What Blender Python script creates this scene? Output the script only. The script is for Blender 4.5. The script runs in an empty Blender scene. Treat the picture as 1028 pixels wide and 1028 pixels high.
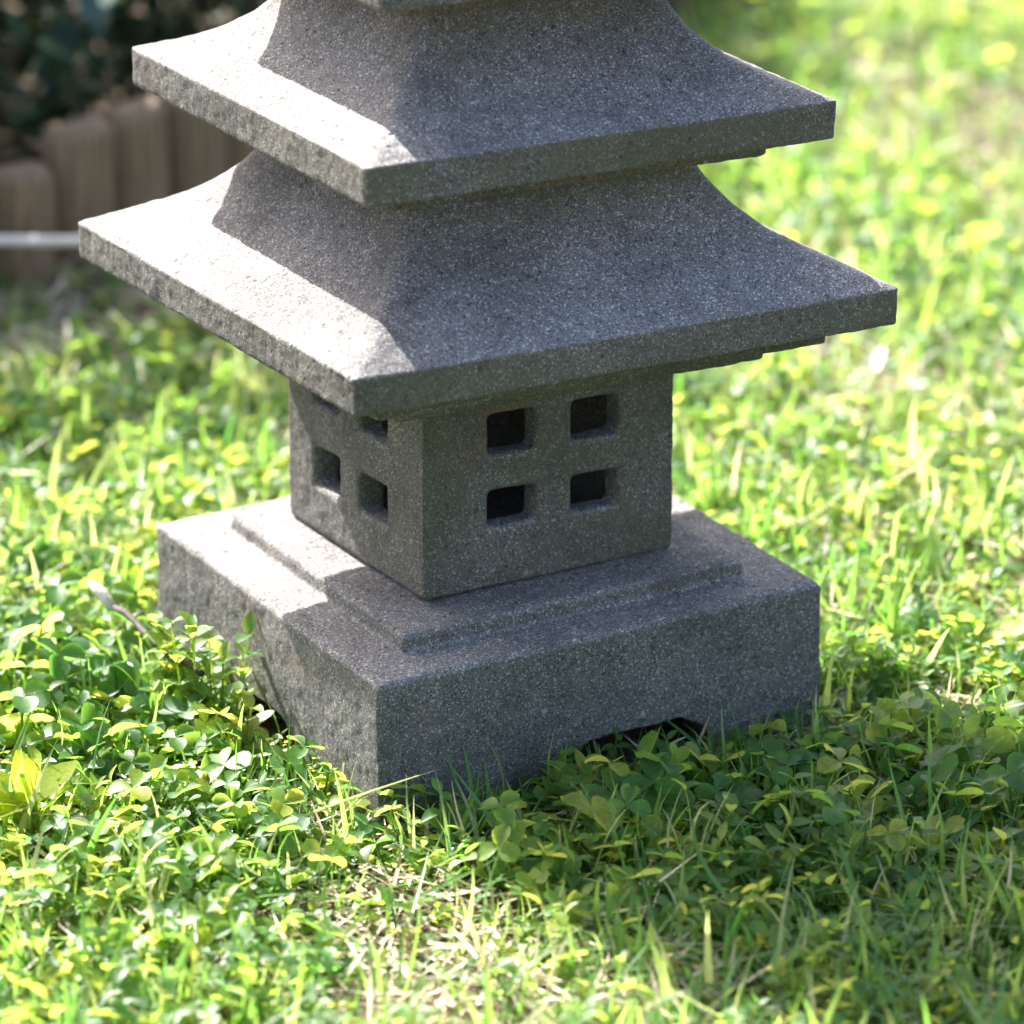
import bpy, bmesh, math, random
import numpy as np
from mathutils import Matrix, Vector
rng = np.random.default_rng(11)
random.seed(5)
S = bpy.context.scene
COL = S.collection
PI = math.pi
SUN = np.array([-.175, 1.156, 1.0]); SUN /= np.linalg.norm(SUN)     # direction TO the sun

# ------------------------------------------------------------------ helpers
def link(o, parent=None):
    COL.objects.link(o)
    if parent: o.parent = parent
    return o
def tag(o, label=None, cat=None, group=None, kind=None):
    if label: o['label'] = label
    if cat: o['category'] = cat
    if group: o['group'] = group
    if kind: o['kind'] = kind
    return o
def empty(name, loc=(0, 0, 0), rz=0):
    o = bpy.data.objects.new(name, None); o.location = loc; o.rotation_euler = (0, 0, rz)
    o.empty_display_size = .05
    return link(o)
def mesh_obj(name, verts, faces, mat, parent=None, smooth=False):
    me = bpy.data.meshes.new(name)
    me.from_pydata([tuple(v) for v in verts], [], [tuple(f) for f in faces]); me.update()
    if smooth: me.shade_smooth()
    me.materials.append(mat)
    return link(bpy.data.objects.new(name, me), parent)
def np_mesh(name, V, loops, starts, totals, mat, attrs, parent=None):
    me = bpy.data.meshes.new(name)
    me.vertices.add(len(V)); me.vertices.foreach_set('co', V.astype(np.float32).ravel())
    me.loops.add(len(loops)); me.loops.foreach_set('vertex_index', loops.astype(np.int32))
    me.polygons.add(len(starts)); me.polygons.foreach_set('loop_start', starts.astype(np.int32))
    me.polygons.foreach_set('loop_total', totals.astype(np.int32))
    me.update(calc_edges=True)
    for k, a in attrs.items():
        at = me.attributes.new(k, 'FLOAT', 'POINT'); at.data.foreach_set('value', a.astype(np.float32))
    me.shade_smooth()
    me.materials.append(mat)
    return link(bpy.data.objects.new(name, me), parent)
class NT:
    def __init__(s, name):
        s.m = bpy.data.materials.new(name); s.m.use_nodes = True
        s.t = s.m.node_tree; s.t.nodes.clear()
        s.out = s.t.nodes.new('ShaderNodeOutputMaterial')
    def n(s, typ, **kw):
        nd = s.t.nodes.new('ShaderNode' + typ)
        for k, v in kw.items():
            if k.startswith('i_'):
                key = k[2:]; key = int(key) if key.isdigit() else key.replace('_', ' ')
                if hasattr(v, 'is_output') or isinstance(v, bpy.types.NodeSocket): s.t.links.new(v, nd.inputs[key])
                else: nd.inputs[key].default_value = v
            else: setattr(nd, k, v)
        return nd
    def ramp(s, fac, stops, interp='LINEAR'):
        r = s.t.nodes.new('ShaderNodeValToRGB'); e = r.color_ramp.elements; r.color_ramp.interpolation = interp
        while len(e) < len(stops): e.new(.5)
        for i, (p, c) in enumerate(stops):
            e[i].position = p; e[i].color = (c[0], c[1], c[2], 1) if not isinstance(c, (int, float)) else (c, c, c, 1)
        s.t.links.new(fac, r.inputs[0]); return r.outputs[0]
    def mix(s, fac, a, b, blend='MIX'):
        m = s.t.nodes.new('ShaderNodeMix'); m.data_type = 'RGBA'; m.blend_type = blend
        for k, v in ((0, fac), (6, a), (7, b)):
            if isinstance(v, bpy.types.NodeSocket): s.t.links.new(v, m.inputs[k])
            elif k == 0: m.inputs[0].default_value = v
            else: m.inputs[k].default_value = (*v, 1)
        return m.outputs[2]
    def math(s, op, a, b=0., clamp=False):
        m = s.t.nodes.new('ShaderNodeMath'); m.operation = op; m.use_clamp = clamp
        for k, v in ((0, a), (1, b)):
            if isinstance(v, bpy.types.NodeSocket): s.t.links.new(v, m.inputs[k])
            else: m.inputs[k].default_value = v
        return m.outputs[0]
    def done(s, sh): s.t.links.new(sh, s.out.inputs[0]); return s.m

# ------------------------------------------------------------------ materials
def stone(name='lava_stone', algae=1., up=.64):
    t = NT(name); co = t.n('TexCoord').outputs['Object']
    big = t.n('TexNoise', i_Vector=co, i_Scale=14., i_Detail=4.).outputs[0]
    mid = t.n('TexNoise', i_Vector=co, i_Scale=90., i_Detail=4., i_Roughness=.6).outputs[0]
    grain = t.n('TexNoise', i_Vector=co, i_Scale=1050., i_Detail=3., i_Roughness=.75).outputs[0]
    vor = t.n('TexVoronoi', i_Vector=co, i_Scale=1000.)
    cell = t.n('SeparateColor', i_0=vor.outputs['Color'])
    base = t.ramp(grain, [(.28, (.035, .033, .033)), (.42, (.125, .121, .118)), (.56, (.205, .199, .193)), (.72, (.38, .37, .355))])
    base = t.mix(t.ramp(cell.outputs[0], [(.0, 0), (.86, 0), (.94, .75), (1, .9)]), base, (.50, .475, .44))
    dk = t.ramp(cell.outputs[1], [(.0, .85), (.10, .7), (.2, 0), (1, 0)])
    base = t.mix(dk, base, (.05, .048, .05))
    base = t.mix(.55, base, t.ramp(mid, [(.3, .62), (.5, 1.), (.7, 1.25)]), 'MULTIPLY')
    base = t.mix(.75, base, t.ramp(big, [(.32, .62), (.5, .98), (.68, 1.2)]), 'MULTIPLY')
    # algae film: olive, on the upright faces and under the eaves, in blotches of its own
    g = t.n('NewGeometry'); sp = t.n('SeparateXYZ', i_0=g.outputs['Normal'])
    upright = t.ramp(sp.outputs[2], [(.0, 1.), (.35, 1.), (.7, 0)])
    alg = t.n('TexNoise', i_Vector=co, i_Scale=9., i_Detail=5., i_Roughness=.6).outputs[0]
    am = t.ramp(alg, [(.34, .15), (.58, 1.)])
    front = t.ramp(t.math('MULTIPLY', sp.outputs[1], -1.), [(.2, .25), (.8, 1.)])
    am = t.math('MULTIPLY', t.math('MULTIPLY', t.math('MULTIPLY', am, upright), front), algae)
    base = t.mix(am, base, t.mix(.5, (.115, .125, .045), base, 'MIX'))
    facing_shade = t.ramp(sp.outputs[2], [(.15, (up*1.02, up*.98, up*.94)), (.8, (1.0, .965, .955))])  # upright faces darker than tops: light from above put into the colour
    base = t.mix(1., base, facing_shade, 'MULTIPLY')
    # rust brown blotches
    off = t.n('VectorMath', operation='ADD', i_0=co, i_1=(3.1, 1.7, .4)).outputs[0]
    ru = t.n('TexNoise', i_Vector=off, i_Scale=20., i_Detail=5.).outputs[0]
    rm = t.math('MULTIPLY', t.ramp(ru, [(.60, 0), (.76, .5)]), t.ramp(sp.outputs[2], [(.0, 1.), (.2, 1), (.6, 0)]))
    base = t.mix(rm, base, (.17, .085, .045))
    # pale lichen flecks, sparse
    lic = t.n('TexVoronoi', i_Vector=co, i_Scale=75.)
    lm = t.math('MULTIPLY', t.ramp(lic.outputs['Distance'], [(.10, 1), (.2, 0)]), t.ramp(t.n('SeparateColor', i_0=lic.outputs['Color']).outputs[0], [(.955, 0), (.975, .7)]))
    lm = t.math('MULTIPLY', lm, t.ramp(mid, [(.45, 0), (.55, 1)]))
    base = t.mix(lm, base, (.36, .37, .33))
    pv = t.n('TexVoronoi', i_Vector=co, i_Scale=150.)
    pore = t.ramp(pv.outputs['Distance'], [(.0, 0), (.16, .35), (.28, 1)])
    pc = t.ramp(t.n('SeparateColor', i_0=pv.outputs['Color']).outputs[0], [(.0, 0), (.72, 0), (.80, 1)])
    pore_m = t.math('SUBTRACT', 1., t.math('MULTIPLY', t.math('SUBTRACT', 1., pore), pc))
    base = t.mix(t.math('MULTIPLY', t.math('SUBTRACT', 1., pore_m), .75), base, (.03, .028, .028))
    hgt = t.math('ADD', t.math('MULTIPLY', grain, .6), t.math('ADD', t.math('MULTIPLY', mid, .9), t.math('MULTIPLY', pore_m, 1.3)))
    bmp = t.n('Bump', i_Strength=.6, i_Distance=.0009, i_Height=hgt)
    b = t.n('BsdfPrincipled', i_Base_Color=base, i_Roughness=.88, i_Normal=bmp.outputs[0])
    b.inputs['Specular IOR Level'].default_value = .3
    return t.done(b.outputs[0])

def leaf(name, stops, tstops, trans=.52, rough=.48, spec=.4):
    t = NT(name)
    r = t.n('Attribute', attribute_name='rnd').outputs['Fac']
    a = t.n('Attribute', attribute_name='along').outputs['Fac']
    co = t.n('NewGeometry').outputs['Position']
    nz = t.n('TexNoise', i_Vector=co, i_Scale=420., i_Detail=3.).outputs[0]
    var = t.ramp(nz, [(.3, .72), (.7, 1.25)])
    c = t.mix(.7, t.ramp(r, stops), var, 'MULTIPLY')
    c = t.mix(t.ramp(a, [(0, .5), (.4, 0)]), c, (.14, .20, .08))
    tc = t.mix(.5, t.ramp(r, tstops), var, 'MULTIPLY')
    sp = t.ramp(t.n('TexNoise', i_Vector=co, i_Scale=75., i_Detail=3.).outputs[0], [(.60, 0), (.72, .55)])
    c = t.mix(sp, c, (.17, .13, .06)); tc = t.mix(sp, tc, (.42, .36, .16))
    bmp = t.n('Bump', i_Strength=.35, i_Distance=.0004, i_Height=nz)
    b = t.n('BsdfPrincipled', i_Base_Color=c, i_Roughness=rough, i_Normal=bmp.outputs[0])
    b.inputs['Specular IOR Level'].default_value = spec
    tr = t.n('BsdfTranslucent', i_Color=tc)
    m = t.n('MixShader', i_0=trans, i_1=b.outputs[0], i_2=tr.outputs[0])
    return t.done(m.outputs[0])

M_STONE = stone()
M_PLINTH = stone('lava_stone_plinth', .12, .68)
M_CLOVER = leaf('clover_leaf', [(0, (.025, .085, .020)), (.35, (.045, .14, .028)), (.7, (.09, .19, .030)), (1, (.24, .27, .03))],
                [(0, (.16, .40, .06)), (.5, (.44, .65, .08)), (1, (.88, .85, .14))])
M_WEED = leaf('weed_leaf', [(0, (.028, .085, .022)), (.5, (.065, .15, .03)), (1, (.16, .23, .035))],
              [(0, (.18, .42, .06)), (.5, (.48, .67, .09)), (1, (.90, .87, .15))])
M_GRASS = leaf('grass_blade', [(0, (.025, .09, .03)), (.4, (.055, .15, .04)), (.7, (.12, .21, .06)), (.85, (.32, .32, .16)), (1, (.55, .48, .32))],
               [(0, (.15, .42, .06)), (.5, (.38, .64, .09)), (.85, (.76, .78, .28)), (1, (.78, .68, .42))], trans=.45, rough=.38)
M_STRAW = leaf('dry_straw', [(0, (.14, .09, .05)), (.35, (.36, .27, .16)), (.7, (.56, .47, .33)), (1, (.72, .64, .52))],
               [(0, (.3, .2, .1)), (1, (.7, .6, .4))], trans=.18, rough=.55, spec=.35)
M_SHRUB = leaf('shrub_leaf', [(0, (.012, .03, .010)), (.5, (.025, .05, .018)), (.85, (.05, .07, .03)), (1, (.12, .07, .035))],
               [(0, (.02, .05, .012)), (1, (.08, .12, .02))], trans=.2, rough=.6, spec=.2)
M_BIG = leaf('hosta_leaf', [(0, (.05, .10, .08)), (1, (.11, .17, .15))], [(0, (.05, .12, .06)), (1, (.10, .18, .10))], trans=.2, rough=.65, spec=.25)
M_YELLOW = leaf('yellow_green_leaf', [(0, (.14, .20, .015)), (1, (.24, .25, .02))], [(0, (.62, .78, .06)), (1, (.85, .86, .08))], trans=.7, rough=.7, spec=.2)
M_PALE = leaf('bleached_leaf', [(0, (.55, .50, .46)), (1, (.7, .66, .6))], [(0, (.6, .55, .5)), (1, (.7, .6, .5))], trans=.3)

def soil():
    t = NT('soil'); co = t.n('TexCoord').outputs['Object']
    a = t.n('TexNoise', i_Vector=co, i_Scale=9., i_Detail=6., i_Roughness=.65).outputs[0]
    b = t.n('TexNoise', i_Vector=co, i_Scale=240., i_Detail=5., i_Roughness=.7).outputs[0]
    v = t.n('TexVoronoi', i_Vector=co, i_Scale=170.).outputs['Distance']
    c = t.mix(t.ramp(a, [(.35, 0), (.65, 1)]), t.ramp(b, [(.3, (.035, .022, .014)), (.7, (.12, .085, .055))]), t.ramp(b, [(.3, (.06, .04, .026)), (.7, (.26, .17, .10))]))
    h = t.math('ADD', b, t.math('MULTIPLY', v, .8))
    bmp = t.n('Bump', i_Strength=1., i_Distance=.004, i_Height=h)
    return t.done(t.n('BsdfPrincipled', i_Base_Color=c, i_Roughness=.95, i_Normal=bmp.outputs[0]).outputs[0])
def wood(name, c0, c1, green):
    t = NT(name); co = t.n('TexCoord').outputs['Object']
    st = t.n('VectorMath', operation='MULTIPLY', i_0=co, i_1=(1., 1., .06)).outputs[0]
    a = t.n('TexNoise', i_Vector=st, i_Scale=260., i_Detail=5., i_Roughness=.6).outputs[0]
    b = t.n('TexNoise', i_Vector=co, i_Scale=18., i_Detail=5.).outputs[0]
    c = t.ramp(a, [(.3, c0), (.7, c1)])
    c = t.mix(t.ramp(b, [(.45, 0), (.65, .6)]), c, green)
    bmp = t.n('Bump', i_Strength=.6, i_Distance=.002, i_Height=a)
    return t.done(t.n('BsdfPrincipled', i_Base_Color=c, i_Roughness=.8, i_Normal=bmp.outputs[0]).outputs[0])
M_SOIL = soil()
M_LOG = wood('weathered_log', (.075, .045, .025), (.32, .195, .11), (.20, .15, .09))
M_TWIG = wood('twig_bark', (.016, .010, .007), (.06, .038, .025), (.04, .03, .02))
M_BUD = wood('dry_bud', (.40, .33, .24), (.66, .60, .50), (.5, .44, .34))
def plain(name, c, r):
    t = NT(name); co = t.n('TexCoord').outputs['Object']
    nz = t.n('TexNoise', i_Vector=co, i_Scale=60., i_Detail=4.).outputs[0]
    col = t.mix(.6, c, t.ramp(nz, [(.3, .75), (.7, 1.1)]), 'MULTIPLY')
    return t.done(t.n('BsdfPrincipled', i_Base_Color=col, i_Roughness=r).outputs[0])
M_CABLE = plain('pale_cable', (.85, .72, .60), .5)

# ------------------------------------------------------------------ ground
def gz(x, y):
    x = np.asarray(x); y = np.asarray(y)
    return .0035*np.sin(9*x+1.3)*np.cos(7*y+.4) + .0025*np.sin(23*x-11*y) + .0015*np.sin(41*y+17*x+2)
def ground():
    n = 260
    s = np.linspace(-1, 1, n); a = np.sign(s)*(np.abs(s)*1.6+np.abs(s)**9*60)
    X, Y = np.meshgrid(a, a+.4, indexing='ij'); Z = gz(X, Y)-.004
    V = np.stack([X, Y, Z], -1).reshape(-1, 3)
    i = np.arange(n-1); I, J = np.meshgrid(i, i, indexing='ij'); k = (I*n+J).ravel()
    F = np.stack([k, k+n, k+n+1, k+1], -1)
    o = np_mesh('ground', V, F.ravel(), np.arange(len(F))*4, np.full(len(F), 4), M_SOIL, {})
    tag(o, kind='structure')
ground()

# ------------------------------------------------------------------ stone lantern
REMESH = .0014
tex = bpy.data.textures.new('stone_rough', 'CLOUDS'); tex.noise_scale = .006; tex.noise_depth = 3
tex2 = bpy.data.textures.new('stone_chips', 'CLOUDS'); tex2.noise_scale = .018; tex2.noise_depth = 2
def stone_part(name, verts, faces, parent, vox=REMESH, bevel=.0026, mat=None):
    o = mesh_obj(name, verts, faces, mat or M_STONE, parent)
    bm = bmesh.new(); bm.from_mesh(o.data); bmesh.ops.recalc_face_normals(bm, faces=bm.faces); bm.to_mesh(o.data); bm.free()
    if bevel:
        b = o.modifiers.new('bev', 'BEVEL'); b.width = bevel; b.segments = 2; b.limit_method = 'ANGLE'; b.angle_limit = math.radians(40)
    r = o.modifiers.new('rem', 'REMESH'); r.mode = 'VOXEL'; r.voxel_size = vox; r.use_smooth_shade = True
    d = o.modifiers.new('d1', 'DISPLACE'); d.texture = tex; d.strength = .0009; d.texture_coords = 'LOCAL'
    d = o.modifiers.new('d2', 'DISPLACE'); d.texture = tex2; d.strength = .0014; d.texture_coords = 'LOCAL'
    return o
def rings(prof, cx=0, cy=0, rot=0, rad=None):
    """square rings (half-size, z) with rounded corners from the bottom up, closed at both ends"""
    V = []; F = []; nc = 5; n = 4*nc
    for h, z in prof:
        q = min(rad(h, z) if rad else .0025, h*.9)
        for k, (sx, sy) in enumerate(((-1, -1), (1, -1), (1, 1), (-1, 1))):
            for m in range(nc):
                a = PI+k*PI/2+PI/2*m/(nc-1); x = sx*(h-q)+q*math.cos(a); y = sy*(h-q)+q*math.sin(a)
                V.append((cx+x*math.cos(rot)-y*math.sin(rot), cy+x*math.sin(rot)+y*math.cos(rot), z))
    F.append(tuple(range(n-1, -1, -1)))
    for i in range(len(prof)-1):
        for k in range(n):
            a = i*n+k; b = i*n+(k+1) % n; F.append((a, b, b+n, a+n))
    F.append(tuple(range((len(prof)-1)*n, len(prof)*n)))
    return V, F
def spline(pts, n=5):
    """Catmull-Rom through (h,z) points"""
    P = np.array([pts[0]]+list(pts)+[pts[-1]], float); out = []
    for i in range(1, len(P)-2):
        for k in range(n):
            t = k/n; a, b, c, d = P[i-1], P[i], P[i+1], P[i+2]
            out.append(tuple(.5*((2*b)+(-a+c)*t+(2*a-5*b+4*c-d)*t*t+(-a+3*b-3*c+d)*t**3)))
    out.append(tuple(P[-2])); return out

L = empty('pagoda_lantern')
tag(L, 'grey rough lava stone pagoda lantern with stacked flared roofs standing on the lawn', 'lantern')
def T(x, y, z): return (x, y, z+.0375*x+.022*y)      # the plinth has sunk a little towards its near corner
# base with arched feet
def base():
    b = .15; hb = .0994; th = .1159; tz = .0106
    arch = {'y-': ((-.042, -.03), (-.038, .012), (-.028, .026), (-.006, .035), (.050, .036), (.068, .026), (.078, .010), (.080, -.03)),
            'x-': ((-.042, -.03), (-.042, .022), (-.022, .036), (.034, .036), (.052, .02), (.054, -.03))}
    # union of: slab above the arches + four corner feet, made as overlapping closed solids (the remesh welds them)
    V = []; F = []
    def solid(v, f):
        o = len(V); V.extend(T(*p) for p in v); F.extend(tuple(i+o for i in q) for q in f)
    prof = [(b, .034), (b, hb-.003), (b-.0012, hb-.0010), (b-.003, hb), (th+.0012, hb+.0002), (th, hb+.001), (th-.0008, hb+tz-.0022), (th-.0028, hb+tz)]
    solid(*rings(prof))
    def wall(side):
        # thick wall 30 mm with the arch cut, as an extruded polygon outline
        a = arch['y-' if side[0] == 'y' else 'x-']
        pts = [(-b, -.03)]+list(a)+[(b, -.03), (b, .05), (-b, .05)]
        sgn = -1 if side[1] == '-' else 1
        n = len(pts); vs = []
        for d in (b, b-.034):
            for u, z in pts:
                vs.append((u, sgn*d, z) if side[0] == 'y' else (sgn*d, u, z))
        fs = [tuple(range(n)), tuple(range(2*n-1, n-1, -1))]+[(i, (i+1) % n, (i+1) % n+n, i+n) for i in range(n)]
        solid(vs, fs)
    for s in ('y-', 'y+', 'x-', 'x+'): wall(s)
    return V, F
bv, bf = base()
stone_part('base', bv, bf, L, bevel=0, mat=M_PLINTH)

# fire box: hollow, 2 x 2 square windows on the near faces; the unseen ones are closed to keep the inside dark
def firebox():
    h = .0858; z1 = .2385; hi = .067
    V = []; F = []; idx = {}
    def v(p):
        k = tuple(round(c, 5) for c in p)
        if k not in idx: idx[k] = len(V); V.append(p)
        return idx[k]
    wins_f = ([-.0412, -.0084, .0158, .0478], [.1455, .1684, .1902, .2160])
    wins_s = ([-.0395, -.0055, .0210, .0525], [.1398, .1645, .1910, .2150])
    zb = lambda x, y: .1100+(.0375*x+.022*y)*.5-.0004
    for face in range(4):
        us, zs = (wins_f if face in (0, 2) else wins_s)
        def P(u, d, z):
            if face == 0: x, y = u, -d
            elif face == 2: x, y = u, d
            elif face == 1: x, y = -d, u
            else: x, y = d, u
            return (x, y, z if z > .11 else zb(x, y))
        for d in (h, hi):
            U = [-d]+us+[d]; Z = [0]+zs+[z1]
            for i in range(5):
                for j in range(5):
                    if i in (1, 3) and j in (1, 3) and face < 2: continue
                    F.append([v(P(U[i], d, Z[j])), v(P(U[i+1], d, Z[j])), v(P(U[i+1], d, Z[j+1])), v(P(U[i], d, Z[j+1]))])
        for i in (0, 2) if face < 2 else ():
            for j in (0, 2):
                c = [(us[i], zs[j]), (us[i+1], zs[j]), (us[i+1], zs[j+1]), (us[i], zs[j+1])]
                for k in range(4):
                    a, b_ = c[k], c[(k+1) % 4]
                    F.append([v(P(a[0], h, a[1])), v(P(b_[0], h, b_[1])), v(P(b_[0], hi, b_[1])), v(P(a[0], hi, a[1]))])
    # top and bottom rims
    for z in (0, z1):
        for s in range(4):
            us = (wins_f if s in (0, 2) else wins_s)[0]
            def Q(u, d):
                x, y = {0: (u, -d), 2: (u, d), 1: (-d, u), 3: (d, u)}[s]
                return (x, y, z1 if z else zb(x, y))
            U = [-h]+us+[h]; W = [-hi]+us+[hi]
            for i in range(5):
                F.append([v(Q(U[i], h)), v(Q(U[i+1], h)), v(Q(W[i+1], hi)), v(Q(W[i], hi))])
    return V, F
fv, ff = firebox()
pr = .0157; c_, s_ = math.cos(pr), math.sin(pr)
fv = [(.0011+x*c_-y*s_, .0075+x*s_+y*c_, z) for x, y, z in fv]
stone_part('fire_box', fv, ff, L, vox=.0013, bevel=.0032)

r1 = [(.060, .2380), (.1225, .2380), (.1240, .2392), (.1245, .2505), (.1495, .2512), (.1508, .2525), (.1510, .2660), (.1797, .2665), (.1808, .2678)] + \
     spline([(.1809, .2888), (.1795, .2898), (.158, .3002), (.139, .3105), (.124, .321), (.112, .3322), (.103, .343), (.097, .353), (.0935, .3625)], 4) + [(.088, .3632)]
r2 = [(.050, .3638), (.1235, .3640), (.1250, .3652), (.1255, .3765), (.1530, .3770), (.1541, .3782)] + \
     spline([(.1543, .3998), (.1530, .4010), (.1345, .4080), (.119, .4155), (.1075, .4240), (.094, .4372), (.084, .4525), (.0775, .4690)], 4) + [(.072, .4698)]
r3 = [(.045, .4705), (.1000, .4706), (.1020, .4718), (.1025, .4825), (.1322, .4832), (.1335, .4842)] + \
     spline([(.1338, .5050), (.1325, .5062), (.110, .5130), (.093, .5215), (.080, .5320), (.068, .5450), (.058, .5600), (.052, .5750)], 4) + [(.047, .5757)]
def hiprad(z0, h0, h1): return lambda h, z: .0028 if z < z0 else .0028+.0085*min(1, (h0-h)/(h0-h1)*1.6)
stone_part('roof', *rings(r1, -.0020, .0005, .0149, hiprad(0.289, 0.181, 0.094)), L)
stone_part('roof', *rings(r2, -.0030, .0016, .0041, hiprad(0.4005, 0.1543, 0.0775)), L)
stone_part('roof', *rings(r3, -.0065, -.0045, .0080, hiprad(0.506, 0.1338, 0.05)), L, vox=.002)
def finial():
    prof = [(.045, .5757), (.045, .590), (.036, .594), (.030, .600), (.036, .608), (.040, .618), (.036, .630), (.026, .636), (.033, .646), (.034, .660), (.026, .676), (.014, .690), (.004, .700)]
    V = []; F = []; n = 28
    for r, z in prof:
        for k in range(n): V.append((r*math.cos(2*PI*k/n), r*math.sin(2*PI*k/n), z))
    for i in range(len(prof)-1):
        for k in range(n):
            a = i*n+k; b = i*n+(k+1) % n; F.append((a, b, b+n, a+n))
    F.append(tuple(range(n-1, -1, -1))); m = (len(prof)-1)*n; F.append(tuple(range(m, m+n)))
    return V, F
stone_part('finial', *finial(), L, vox=.002)

# ------------------------------------------------------------------ plant templates
def rotx(a): c, s = math.cos(a), math.sin(a); return np.array([[1, 0, 0], [0, c, -s], [0, s, c]])
def roty(a): c, s = math.cos(a), math.sin(a); return np.array([[c, 0, s], [0, 1, 0], [-s, 0, c]])
def rotz(a): c, s = math.cos(a), math.sin(a); return np.array([[c, -s, 0], [s, c, 0], [0, 0, 1]])
class Tpl:
    def __init__(s): s.V = []; s.F = []; s.A = []; s.B = []
    def leaf(s, M, off, ln, w, fold=.35, curl=.3, shape='ovate', n=5, b=0.):
        """a leaf along +x from its stalk, folded along the midrib and curled down"""
        o = len(s.V); ts = np.linspace(0, 1, n+1)
        for t in ts:
            if shape == 'ovate': hw = w*math.sin(PI*min(1, t*.94+.03))**.75*(1-.25*t)
            elif shape == 'obcordate': hw = w*(math.sin(PI/2*min(1, t/.62))**.9 if t < .62 else math.sqrt(max(.05, 1-((t-.62)/.42)**2)))
            else: hw = w*math.sin(PI*min(1, t*.96+.02))**.9
            x = ln*t; z = -curl*ln*t*t
            notch = -.10*ln if (shape == 'obcordate' and t > .99) else 0
            for side in (-1, 0, 1):
                p = np.array([x+(notch if side == 0 else 0), side*hw*math.cos(fold), z+abs(side)*hw*math.sin(fold)])
                s.V.append(M@p+off); s.A.append(t if side == 0 else .5+t*.5); s.B.append(b)
        for i in range(n):
            a = o+i*3
            s.F += [(a, a+3, a+4, a+1), (a+1, a+4, a+5, a+2)]
    def stem(s, pts, r, b=0.):
        o = len(s.V)
        for i, p in enumerate(pts):
            for k in range(3):
                a = 2*PI*k/3; s.V.append(np.array(p)+r*np.array([math.cos(a), math.sin(a), 0])); s.A.append(.1); s.B.append(b)
        for i in range(len(pts)-1):
            for k in range(3):
                a = o+i*3+k; c = o+i*3+(k+1) % 3; s.F.append((a, c, c+3, a+3))
    def fin(s): return np.array(s.V), s.F, np.array(s.A), np.array(s.B)
R = random.uniform
def clover_tpl():
    t = Tpl(); h = R(.014, .030); bx, by = R(-.006, .006), R(-.006, .006)
    t.stem([(0, 0, 0), (bx*.3, by*.3, h*.5), (bx, by, h)], .0005)
    tip = np.array([bx, by, h]); tilt = rotx(R(-.5, .5))@roty(R(-.5, .5))
    n = 3
    for k in range(n):
        M = tilt@rotz(2*PI*k/n+R(-.2, .2))@roty(R(-.45, .25))
        l = R(.0075, .0115); t.leaf(M, tip, l, l*.47, R(.1, .6), R(0, .35), 'obcordate', 5, R(-.12, .12))
    return t.fin()
def weed_tpl(hmin=.014, hmax=.030, ls=1.):
    t = Tpl(); h = R(hmin, hmax); bx, by = R(-.010, .010), R(-.010, .010)
    P = lambda q: np.array([bx*q*q, by*q*q, h*q])
    t.stem([P(0), P(.35), P(.7), P(1)], .0006)
    lv = 4; a0 = R(0, PI)
    for i in range(lv):
        q = .35+.65*i/(lv-1); ln = (.0120-.004*(i/(lv-1)))*R(.8, 1.2)*ls
        for s_ in (0, 1):
            M = rotz(a0+i*PI/2+s_*PI+R(-.2, .2))@roty(R(-.75, -.1)-.25*(i == lv-1))
            t.leaf(M, P(q), ln, ln*.36, R(.1, .5), R(.1, .5), 'ovate', 5, R(-.15, .15))
    return t.fin()
def blade_tpl(lmin=.022, lmax=.052, flat=False):
    t = Tpl(); ln = R(lmin, lmax); w = R(.0006, .0018); n = 7
    a = R(.0, .25) if not flat else R(1.35, 1.5); bend = R(.2, 1.5) if not flat else R(-.2, .4)
    x = z = 0; tw = R(-.6, .6)
    for i in range(n+1):
        q = i/n; hw = w*(1-q**2.2)+.00005; th = tw*q
        for side in (-1, 0, 1):
            t.V.append(np.array([x, side*hw*math.cos(th), z+side*hw*math.sin(th)-(0 if side else hw*.35)])); t.A.append(.2+.8*q); t.B.append(0)
        ang = a+bend*q*q; x += ln/n*math.sin(ang); z += ln/n*math.cos(ang)
    for i in range(n):
        a_ = i*3; t.F += [(a_, a_+3, a_+4, a_+1), (a_+1, a_+4, a_+5, a_+2)]
    return t.fin()
def litter_tpl():
    """crumpled scrap of dead leaf"""
    t = Tpl(); l = R(.004, .010); t.leaf(roty(R(-.4, .3))@rotx(R(-.5, .5)), np.array([0, 0, .002]), l, l*R(.2, .4), R(-.4, .7), R(-.3, .6), 'ovate', 4)
    return t.fin()

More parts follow.
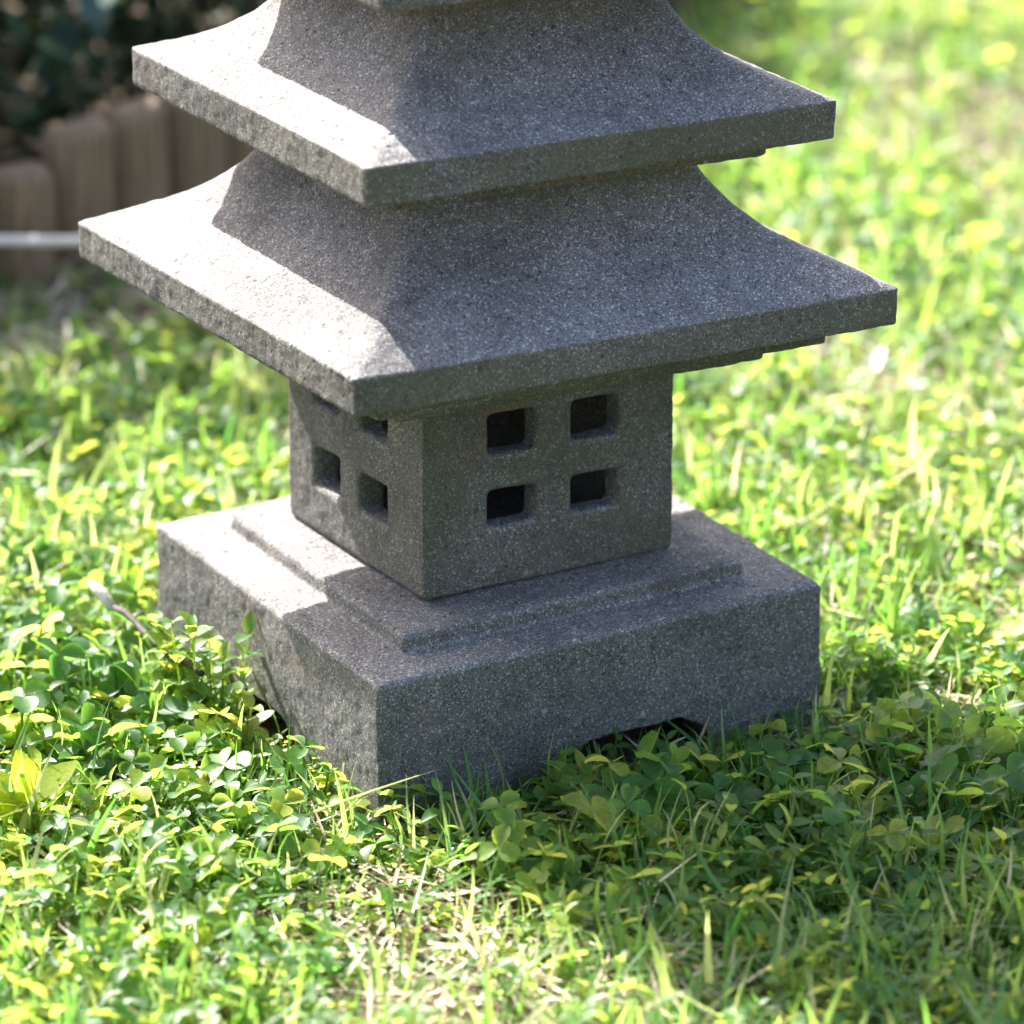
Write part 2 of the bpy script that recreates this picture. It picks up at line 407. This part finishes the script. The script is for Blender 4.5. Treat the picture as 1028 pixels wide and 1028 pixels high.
def scatter(name, tpls, pos, scale, mat, rnd, tilt=.25, yaw=None, parent=None):
    """many copies of plant templates in ONE mesh (ground cover nobody could count)"""
    N = len(pos); pick = rng.integers(0, len(tpls), N)
    Vs = []; Ls = []; Ts = []; As = []; Rs = []; off = 0
    yaw = rng.uniform(0, 2*PI, N) if yaw is None else yaw
    ta = rng.uniform(0, 2*PI, N); tt = rng.normal(0, tilt, N)
    for ti, (V, F, A, B) in enumerate(tpls):
        m = np.where(pick == ti)[0]
        if not len(m): continue
        cy, sy = np.cos(yaw[m]), np.sin(yaw[m]); z = np.zeros_like(cy); o = z+1
        Rz = np.stack([np.stack([cy, -sy, z], -1), np.stack([sy, cy, z], -1), np.stack([z, z, o], -1)], -2)
        ax = np.stack([np.cos(ta[m]), np.sin(ta[m]), z], -1); c = np.cos(tt[m]); s = np.sin(tt[m])
        K = np.zeros((len(m), 3, 3)); K[:, 0, 2] = ax[:, 1]; K[:, 1, 2] = -ax[:, 0]; K[:, 2, 0] = -ax[:, 1]; K[:, 2, 1] = ax[:, 0]
        Rt = np.eye(3)+s[:, None, None]*K+(1-c)[:, None, None]*(K@K)
        W = np.einsum('nij,vj->nvi', Rt@Rz, V)*scale[m][:, None, None]+pos[m][:, None, :]
        nv = len(V); fl = np.array([i for f in F for i in f]); tl = np.array([len(f) for f in F])
        Vs.append(W.reshape(-1, 3)); Ls.append((fl[None]+off+(np.arange(len(m))*nv)[:, None]).ravel()); Ts.append(np.tile(tl, len(m)))
        As.append(np.tile(A, len(m))); Rs.append(np.clip(rnd[m][:, None]+B[None], 0, 1).ravel()); off += nv*len(m)
    T_ = np.concatenate(Ts); st = np.concatenate([[0], np.cumsum(T_)[:-1]])
    return np_mesh(name, np.concatenate(Vs), np.concatenate(Ls), st, T_, mat, {'rnd': np.concatenate(Rs), 'along': np.concatenate(As)}, parent)

# ------------------------------------------------------------------ where things grow
FENCE = np.array([(-.60, .70), (-.25, .80), (.08, .925), (.32, 1.025), (.62, 1.20), (1.02, 1.47), (1.25, 1.66)])
def fence_y(x): return np.interp(x, FENCE[:, 0], FENCE[:, 1])
CAM = np.array([-1.4823, -2.7412, 1.2188]); CR = np.array([[.8773, -.4799, .0022], [.157, .2914, .9436], [.4535, .8275, -.3311]])
def noise2(x, y, f, seed):
    r = np.random.default_rng(seed); v = 0
    for k in range(7):
        a = r.uniform(0, 2*PI); q = f*r.uniform(.6, 1.7); v = v+np.sin(q*(x*math.cos(a)+y*math.sin(a))+r.uniform(0, 6.28))
    return v/4.
def blob(x, y, cx, cy, sx, sy): return np.exp(-((x-cx)/sx)**2-((y-cy)/sy)**2)
def bare(x, y):
    """0 lush .. 1 bare / dry"""
    b = .55*np.clip(noise2(x, y, 26, 3)-.15, 0, 1)+.35*np.clip(noise2(x, y, 60, 9)-.2, 0, 1)
    b += .95*blob(x, y, -.24, -.38, .13, .09)+.5*blob(x, y, -.12, -.44, .07, .05)+.75*blob(x, y, -.19, -.25, .045, .035)+.75*blob(x, y, .34, -.02, .10, .08)+.5*blob(x, y, .13, -.36, .05, .04)
    b += .65*blob(x, y, .62, .35, .22, .2)+.55*blob(x, y, .25, -.19, .05, .04)
    d = fence_y(x)-y
    b += .95*np.clip(2.2-d/.10, 0, 1)*(x < .6)+.7*blob(x, y, .17, .76, .09, .05)+.85*blob(x, y, 1.05, .95, .27, .24)+.4*blob(x, y, .45, -.1, .08, .1)  # dry patch at the far right is added to brighten the sunlit lawn
    return np.clip(b, 0, 1)
def place(density, x0=-.95, x1=2.3, y0=-1.0, y1=2.6, keep=None):
    """random points: dense where the lawn is close, thinner far away"""
    N = int((x1-x0)*(y1-y0)*density)
    x = rng.uniform(x0, x1, N); y = rng.uniform(y0, y1, N)
    d = (np.stack([x, y, 0*x], -1)-CAM)@CR.T
    u = np.abs(d[:, 0]/d[:, 2])*5.448; v = np.abs(d[:, 1]/d[:, 2])*5.448
    p = np.clip(1.35-1.3*(np.maximum(u, v)-.52), .10, 1)*np.clip(1.15-.33*(d[:, 2]-3.0), .35, 1)
    m = rng.uniform(0, 1, N) < p
    m &= ~((np.abs(x) < .153) & (np.abs(y) < .153))
    m &= y < fence_y(x)-.02+9*(x > 1.15)
    if keep is not None: m &= rng.uniform(0, 1, N) < keep(x, y)
    x, y = x[m], y[m]
    return np.stack([x, y, gz(x, y)-.004], -1)
def rndv(P, base, f=12, seed=1, s=.18):
    return np.clip(base+.22*noise2(P[:, 0], P[:, 1], f, seed)+rng.normal(0, s, len(P)), 0, 1)

clov = [clover_tpl() for _ in range(14)]; weeds = [weed_tpl() for _ in range(12)]
blades = [blade_tpl() for _ in range(20)]; straws = [blade_tpl(.012, .040, True) for _ in range(12)]; lits = [litter_tpl() for _ in range(8)]

def lush(x, y): return blob(x, y, .16, -.34, .22, .15)+blob(x, y, -.25, .08, .11, .2)+.8*blob(x, y, -.02, -.22, .1, .06)
def near_low(P):
    """plants stay shorter right in front of the plinth, where it shades them"""
    return 1+.35*lush(P[:, 0], P[:, 1])-.3*np.exp(-((P[:, 0]-.0)/.17)**4-((P[:, 1]+.17)/.04)**2)
def mk(x, y): return np.clip(.5+.75*noise2(x, y, 11, 21)+.55*lush(x, y), .08, 1)      # clover patches against grass patches
P = place(11500, keep=lambda x, y: (1-.97*bare(x, y))*mk(x, y))
o = scatter('clover', clov, P, rng.triangular(.4, .65, 1.7, len(P))*near_low(P), M_CLOVER, rndv(P, .45, 12, 1, .24), .28)
tag(o, 'low bright green clover leaves covering the lawn round the stone lantern', 'clover', kind='stuff'); print('clover', len(P))
P = place(9000, keep=lambda x, y: (1-.93*bare(x, y))*(1.15-.8*mk(x, y)))
o = scatter('chickweed', weeds, P, rng.triangular(.4, .7, 1.7, len(P))*near_low(P), M_WEED, rndv(P, .55, 9, 5, .22), .4)
tag(o, 'small leafy weeds with pointed oval leaves mixed through the lawn', 'weeds', kind='stuff'); print('weeds', len(P))
def tufts(C_, n, spread):
    """several blades fanning out of each tuft"""
    k = rng.integers(1, 2*n, len(C_)); P = np.repeat(C_, k, 0); lean = np.repeat(rng.uniform(0, 2*PI, len(C_)), k)
    P[:, :2] += rng.normal(0, spread, (len(P), 2)); m = ~((np.abs(P[:, 0]) < .153) & (np.abs(P[:, 1]) < .153))
    return P[m], (lean+rng.normal(0, .9, len(lean)))[m], np.repeat(rng.normal(0, .16, len(C_)), k)[m], np.repeat(rng.uniform(.6, 1.35, len(C_)), k)[m]
P, yw, dr, sc_ = tufts(place(5600, keep=lambda x, y: (1-.7*bare(x, y))*(1.25-.85*mk(x, y))), 4, .005)
o = scatter('grass', blades, P, sc_*rng.uniform(.6, 1.25, len(P))*np.minimum(near_low(P), 1), M_GRASS, np.clip(rndv(P, .50, 15, 7, .17)+dr, 0, 1), .35, yw)
tag(o, 'short green grass blades growing across the sunny lawn', 'grass', kind='stuff'); print('grass', len(P))
P = place(15000, keep=lambda x, y: (.55-.1*bare(x, y))*(1.2-.5*mk(x, y))); P[:, 2] += rng.uniform(.004, .024, len(P))
o = scatter('fallen_blades', [blade_tpl(.020, .062, True) for _ in range(14)], P, rng.uniform(.6, 1.3, len(P)), M_GRASS, np.clip(rndv(P, .60, 10, 31, .27), 0, 1), .28)
tag(o, 'thin pale green and yellowing blades lying loosely over the lawn', 'grass', kind='stuff')
P = place(18000, keep=lambda x, y: .30+.8*bare(x, y)+.9*blob(x, y, 1.05, .95, .35, .3)+1.2*blob(x, y, .13, .80, .13, .09)); P[:, 2] += rng.uniform(.002, .018, len(P))  # extra pale straw at the far right stands in for bright sunlight
o = scatter('dry_straw', straws, P, rng.uniform(.5, 1.2, len(P)), M_STRAW, rndv(P, .55, 15, 8, .25), .25)
tag(o, 'dry tan straw and dead blades lying between the green plants', 'straw', kind='stuff'); print('straw', len(P))
P = place(14000, keep=lambda x, y: .2+1.*bare(x, y)); P[:, 2] += rng.uniform(.002, .010, len(P))
o = scatter('leaf_litter', lits, P, rng.uniform(.6, 1.5, len(P)), M_STRAW, rndv(P, .35, 15, 18, .3), .3)
tag(o, 'crumbled brown leaf litter on the bare soil patches of the lawn', 'leaf litter', kind='stuff')

# ------------------------------------------------------------------ single plants and debris one can point to
def world(Mloc, tpl): return tpl
def plant(name, tpl, mat, loc, label, cat, group=None, rz=0, sc=1., rnd=.5):
    V, F, A, B = tpl
    fl = np.array([i for f in F for i in f]); tl = np.array([len(f) for f in F]); st = np.concatenate([[0], np.cumsum(tl)[:-1]])
    o = np_mesh(name, V*sc, fl, st, tl, mat, {'rnd': np.clip(rnd+B, 0, 1), 'along': A})
    o.location = loc; o.rotation_euler = (0, 0, rz)
    return tag(o, label, cat, group)
# broad yellow-green leaves at the left edge, near
t = Tpl()
for a, l, el in ((2.9, .042, -.35), (2.2, .034, -.7), (.5, .036, -.6), (3.4, .034, -.2), (1.5, .030, -1.2)):
    tip = np.array([.006*math.cos(a), .006*math.sin(a), .026]); t.stem([(0, 0, 0), tuple(tip*.5), tuple(tip)], .0008)
    t.leaf(rotz(a)@roty(el), tip, l, l*.34, .25, .25, 'ovate', 8, R(-.1, .3))
plant('broadleaf_weed', t.fin(), M_YELLOW, (-.335, -.075, 0), 'broad yellow green leaves of a weed in the sunlit grass, left of the plinth', 'weed')
# leafy clump against the left face of the plinth
t = Tpl()
for k in range(26):
    bx, by = R(-.024, .016), R(-.050, .022); hh = R(.034, .078); lx, ly = R(-.012, .006), R(-.01, .01)
    Pq = lambda q: np.array([bx+lx*q, by+ly*q, hh*q]); t.stem([Pq(0), Pq(.5), Pq(1)], .0007)
    a0 = R(0, PI)
    for i in range(4):
        q = .4+.6*i/3; ln = R(.009, .015)
        for s2 in (0, 1):
            t.leaf(rotz(a0+i*PI/2+s2*PI+R(-.2, .2))@roty(R(-1.2, -.15)), Pq(q), ln, ln*.37, R(.1, .5), R(.1, .5), 'ovate', 6, R(-.3, .3))
plant('leafy_weed', t.fin(), M_WEED, (-.176, .036, 0), 'bushy clump of glossy oval leaved weeds against the left face of the plinth', 'weed', rnd=.55)
# clump before the arched foot, in shade
t = Tpl()
for k in range(20):
    bx, by = R(-.05, .05), R(-.03, .012); hh = R(.012, .030); lx, ly = R(-.01, .01), R(-.012, .004)
    Pq = lambda q: np.array([bx+lx*q, by+ly*q, hh*q]); t.stem([Pq(0), Pq(.5), Pq(1)], .0006)
    for i in range(6):
        ln = R(.008, .013); t.leaf(rotz(R(0, 6.3))@roty(R(-1., 0)), Pq(.4+.1*i), ln, ln*.36, R(.1, .5), R(.1, .5), 'ovate', 6, R(-.3, .3))
plant('leafy_weed', t.fin(), M_WEED, (.115, -.19, 0), 'shaded clump of oval leaved weeds in front of the plinth, right of its front arch', 'weed', rnd=.35)
# long single blades
def long_blade(pts, w, rnd, label, mat=None):
    pts = [np.array(p, float) for p in pts]; n = 14; t = Tpl(); Q = []
    for i in range(n+1):
        q = i/n; a, b, c = pts; Q.append((1-q)**2*a+2*q*(1-q)*b+q*q*c)
    o0 = Q[0].copy()
    for i, p in enumerate(Q):
        d = Q[min(i+1, n)]-Q[max(i-1, 0)]; s = np.cross(d, [-.45, -.83, .33]); s /= np.linalg.norm(s)+1e-9
        hw = w*(1-(i/n)**2.5)+.0001; nrm = np.cross(s, d); nrm /= np.linalg.norm(nrm)+1e-9
        for sd in (-1, 0, 1): t.V.append(p-o0+s*sd*hw-(0 if sd else 1)*nrm*hw*.3); t.A.append(.3+.7*i/n); t.B.append(0)
    for i in range(n):
        a_ = i*3; t.F += [(a_, a_+3, a_+4, a_+1), (a_+1, a_+4, a_+5, a_+2)]
    return plant('grass_blade', t.fin(), mat or M_GRASS, tuple(o0), label, 'grass blade', 'long single grass blades', rnd=rnd)
long_blade([(-.085, .455, 0), (-.09, .45, .03), (-.078, .45, .062)], .0022, .72, 'tall upright yellow green blade at the left edge behind the plinth')
long_blade([(-.085, .41, 0), (-.075, .42, .045), (-.028, .43, .060)], .0022, .7, 'tall blade arching to the right behind the plinth, left of the fire box')
long_blade([(-.235, -.13, 0), (-.20, -.165, .03), (-.135, -.195, .052)], .0010, .8, 'thin pale blade crossing the near corner of the plinth')
long_blade([(-.27, -.20, .0), (-.28, -.21, .03), (-.29, -.20, .055)], .0022, .1, 'broad bluish blade standing in front of the left face of the plinth')
long_blade([(-.335, -.14, .0), (-.335, -.15, .03), (-.318, -.16, .062)], .0022, .15, 'bluish blade by the broad yellow green leaves')
long_blade([(-.11, -.27, 0), (-.12, -.24, .03), (-.125, -.19, .052)], .0016, .2, 'shaded blade leaning left in front of the near plinth corner')
long_blade([(-.03, -.42, .0), (-.07, -.36, .035), (-.05, -.34, .062)], .0015, .35, 'shaded blade rising in the grass below the arched foot')
long_blade([(.08, -.48, .0), (.075, -.47, .03), (.062, -.45, .060)], .0024, .45, 'broad upright blade in the shaded grass at the lower right')
long_blade([(.24, -.12, .01), (.29, -.10, .03), (.36, -.07, .022)], .0018, .4, 'blade lying level across the sunlit grass right of the plinth')
# bleached fallen leaf right of the lantern
t = Tpl(); t.leaf(rotz(.6)@roty(-.9), np.zeros(3), .030, .009, .5, .3, 'ovate', 8)
plant('fallen_leaf', t.fin(), M_PALE, (.535, .405, .012), 'bleached whitish fallen leaf standing in the lawn under the right roof corner', 'leaf')
t = Tpl(); t.leaf(rotz(2.2)@roty(-.2), np.zeros(3), .022, .008, .4, .3, 'ovate', 8)
plant('fallen_leaf', t.fin(), M_PALE, (-.372, -.035, .028), 'pale dry fallen leaf at the left picture edge above the broad yellow leaves', 'leaf')

# twig with a pale bud
def tube(pts, rad, mat, name, parent=None, seg=8):
    pts = [Vector(p) for p in pts]; V = []; F = []
    for i, p in enumerate(pts):
        d = (pts[min(i+1, len(pts)-1)]-pts[max(i-1, 0)]).normalized(); s = d.cross(Vector((.13, .2, 1))).normalized(); u = s.cross(d)
        r = rad[i] if hasattr(rad, '__len__') else rad
        for k in range(seg): a = 2*PI*k/seg; V.append(p+(s*math.cos(a)+u*math.sin(a))*r)
    for i in range(len(pts)-1):
        for k in range(seg): a = i*seg+k; b = i*seg+(k+1) % seg; F.append((a, b, b+seg, a+seg))
    F.append(tuple(range(seg-1, -1, -1))); m = (len(pts)-1)*seg; F.append(tuple(range(m, m+seg)))
    return mesh_obj(name, V, F, mat, parent, True)
tw = empty('twig', (-.189, .062, .053)); tag(tw, 'thin dark brown twig with a pale bud, lying slanted beside the plinth', 'twig')
tpts = [(-.003+.0022*math.sin(i*.9), .062-.0135*i, .004-.0004*i+.0010*math.sin(i*1.7)) for i in range(10)]
tube(tpts, [.0020+.0005*math.sin(i*2.1) for i in range(10)], M_TWIG, 'stem', tw)
tube([(-.003, .060, .003), (-.004, .066, .006), (-.006, .072, .010), (-.008, .078, .013), (-.009, .083, .015)], [.0018, .0034, .0044, .0034, .0008], M_BUD, 'bud', tw)

# ------------------------------------------------------------------ log edging
E_ = empty('log_edging', (.3, 1.0, 0)); tag(E_, 'low edging of upright weathered half round logs between lawn and shrub bed', 'edging')
seg = np.diff(FENCE, axis=0); sl = np.hypot(seg[:, 0], seg[:, 1]); cum = np.concatenate([[0], np.cumsum(sl)])
dist = .000; k = 0
hts = {}
while dist < cum[-1]:
    x = np.interp(dist, cum, FENCE[:, 0]); y = np.interp(dist, cum, FENCE[:, 1])
    j = min(np.searchsorted(cum, dist, 'right')-1, len(seg)-1); ang = math.atan2(seg[j, 1], seg[j, 0])
    wdt = .031+R(-.001, .002); h = R(.098, .116)+(.018 if x > .15 else 0)
    V = []; F = []; n = 12; zs = [-.03, .0, h*.5, h-.010, h]
    tl = R(-.12, .12)
    for zi, z in enumerate(zs):
        rr = wdt*(1 if zi < 4 else .82)
        for q in range(n+1):
            a = PI+PI*q/n; V.append((rr*math.cos(a), rr*.85*math.sin(a), z+(tl*rr*math.cos(a) if zi >= 3 else 0)))
        V.append((rr, .008, z)); V.append((-rr, .008, z))
    m = n+3
    for zi in range(len(zs)-1):
        for q in range(m): a = zi*m+q; b = zi*m+(q+1) % m; F.append((a, b, b+m, a+m))
    F.append(tuple(range((len(zs)-1)*m, len(zs)*m)))
    lg = mesh_obj('log', V, F, M_LOG, E_)
    lg.location = (x-.3, y-1.0, gz(x, y)); lg.rotation_euler = (R(-.03, .03), R(-.03, .03), ang)
    b = lg.modifiers.new('b', 'BEVEL'); b.width = .003; b.segments = 2; b.limit_method = 'ANGLE'
    dist += wdt*2+.004; k += 1
# pale cable stretched along the edging
cp = []
for i in range(40):
    q = i/39; d = -.62+q*1.0
    z = .064 if d < .05 else .064-.064*min(1, (d-.05)/.33)**1.4
    z = z if d > -.5 else max(0, .064*(1-((-.5-d)/.12)))
    cp.append((.075+.877*d, .86-.48*d, z+.0015*math.sin(i*.7)))
tag(tube(cp, .0042, M_CABLE, 'cable', seg=10), 'thin pale cable stretched low in front of the log edging, running behind the lantern', 'cable')

# ------------------------------------------------------------------ shrubs in the bed behind the edging
def shrub(x, y, r, h, n, label, mat=M_SHRUB, lf=(.018, .034)):
    e = empty('shrub', (x, y, 0)); tag(e, label, 'shrub', 'shrubs in the bed behind the log edging')
    st = Tpl(); fo = Tpl()
    for k in range(9):
        a = R(0, 6.3); q = R(.3, .95); tip = np.array([r*q*math.cos(a), r*q*math.sin(a), h*R(.6, .95)])
        st.stem([(0, 0, -.01), tuple(tip*np.array([.35, .35, .45])), tuple(tip)], R(.002, .004))
    for c in range(n//14):
        a = R(0, 6.3); cz = R(.04, 1.)*h; rr = r*math.sqrt(R(.15, 1))*math.sqrt(max(.12, 1-(cz/h-.4)**2*1.9))
        cc = np.array([rr*math.cos(a), rr*math.sin(a), cz]); b = R(-.35, .35)
        for q in range(14):
            p = cc+np.array([random.gauss(0, .032), random.gauss(0, .032), random.gauss(0, .028)])
            if p[2] < .01: continue
            ln = R(*lf); fo.leaf(rotz(R(0, 6.3))@roty(R(-.9, .6))@rotx(R(-.5, .5)), p, ln, ln*.33, R(.05, .4), R(.1, .5), 'ovate', 4, b+R(-.15, .15))
    for nm, tp, mt in (('stem', st, M_TWIG), ('foliage', fo, mat)):
        V, F, A, B = tp.fin(); fl = np.array([i for f in F for i in f]); tl = np.array([len(f) for f in F]); s0 = np.concatenate([[0], np.cumsum(tl)[:-1]])
        np_mesh(nm, V, fl, s0, tl, mt, {'rnd': np.clip(.45+B, 0, 1), 'along': A}, e)
    return e
shrub(-.40, 1.08, .24, .50, 1700, 'dark shrub furthest left behind the log edging')
shrub(-.02, 1.24, .25, .56, 1900, 'dark shrub behind the lower left logs of the edging')
shrub(.42, 1.42, .27, .50, 2000, 'dense dark green shrub behind the lantern roofs')
shrub(.80, 1.66, .22, .46, 1500, 'dark shrub at the right end of the log edging')
shrub(.10, 1.13, .13, .25, 900, 'low dark shrub filling the gap right behind the left logs')
shrub(.36, 1.25, .13, .30, 900, 'low dark shrub right behind the tallest logs in view')
shrub(.10, 1.68, .32, .62, 2200, 'taller dark shrub in the back of the bed')
shrub(.62, 1.98, .30, .60, 2000, 'tall dark shrub at the back right of the bed')
shrub(-.48, 1.55, .32, .60, 1800, 'tall dark shrub at the back left of the bed')
# blue-green broad leaves right behind the logs
def hosta(x, y, label, leaves):
    t = Tpl()
    for a, l, el, hh in leaves:
        tip = np.array([.03*math.cos(a), .03*math.sin(a), hh]); t.stem([(0, 0, 0), tuple(tip*.5), tuple(tip)], .0018)
        t.leaf(rotz(a)@roty(el), tip, l, l*.27, .35, .45, 'ovate', 8, R(-.4, .4))
    return plant('hosta', t.fin(), M_BIG, (x, y, 0), label, 'plant', 'blue green plants behind the log edging')
hosta(.26, 1.16, 'blue green broad leaved plant hanging over the tallest logs of the edging', [(4.4, .085, -.1, .19), (3.6, .08, -.35, .20), (5.2, .07, -.5, .17), (4.0, .075, .1, .15), (2.2, .06, -.7, .20), (.9, .07, -.5, .18), (4.7, .06, .0, .235)])
hosta(.10, 1.12, 'blue green plant low behind the two leftmost logs in view', [(4.6, .075, 0., .12), (3.5, .07, -.3, .13), (5.4, .06, -.4, .12), (2., .06, -.6, .14), (4.1, .07, -.2, .22)])

# ------------------------------------------------------------------ camera, light, world
cam = bpy.data.cameras.new('camera'); co = bpy.data.objects.new('camera', cam); COL.objects.link(co)
cam.sensor_width = 36; cam.lens = 5.44784/1.028*36; cam.clip_start = .05; cam.clip_end = 300
Mx = Matrix((( CR[0][0], CR[1][0], -CR[2][0], CAM[0]), (CR[0][1], CR[1][1], -CR[2][1], CAM[1]), (CR[0][2], CR[1][2], -CR[2][2], CAM[2]), (0, 0, 0, 1)))
co.matrix_world = Mx
cam.dof.use_dof = True; cam.dof.focus_distance = 3.16; cam.dof.aperture_fstop = 5.6
S.camera = co
el = math.asin(SUN[2]); 
sun = bpy.data.lights.new('sun', 'SUN'); sun.energy = 4.3; sun.angle = math.radians(.55); sun.color = (1, .975, .93)
so = bpy.data.objects.new('sun', sun); COL.objects.link(so)
so.rotation_euler = Vector((-SUN[0], -SUN[1], -SUN[2])).to_track_quat('-Z', 'Y').to_euler()
w = bpy.data.worlds.new('World'); S.world = w; w.use_nodes = True; nt = w.node_tree
sky = nt.nodes.new('ShaderNodeTexSky'); sky.sky_type = 'NISHITA'; sky.sun_disc = False
sky.sun_elevation = el; sky.dust_density = 4.; sky.ozone_density = .6; sky.sun_rotation = math.atan2(SUN[0], SUN[1])
bg = nt.nodes['Background']; nt.links.new(sky.outputs[0], bg.inputs[0]); bg.inputs[1].default_value = .096
S.view_settings.view_transform = 'Standard'; S.view_settings.look = 'None'; S.view_settings.gamma = 1
S.view_settings.exposure = 2.38
S.render.engine = 'CYCLES'; S.cycles.use_denoising = True; S.cycles.max_bounces = 6
S.cycles.sample_clamp_indirect = 6
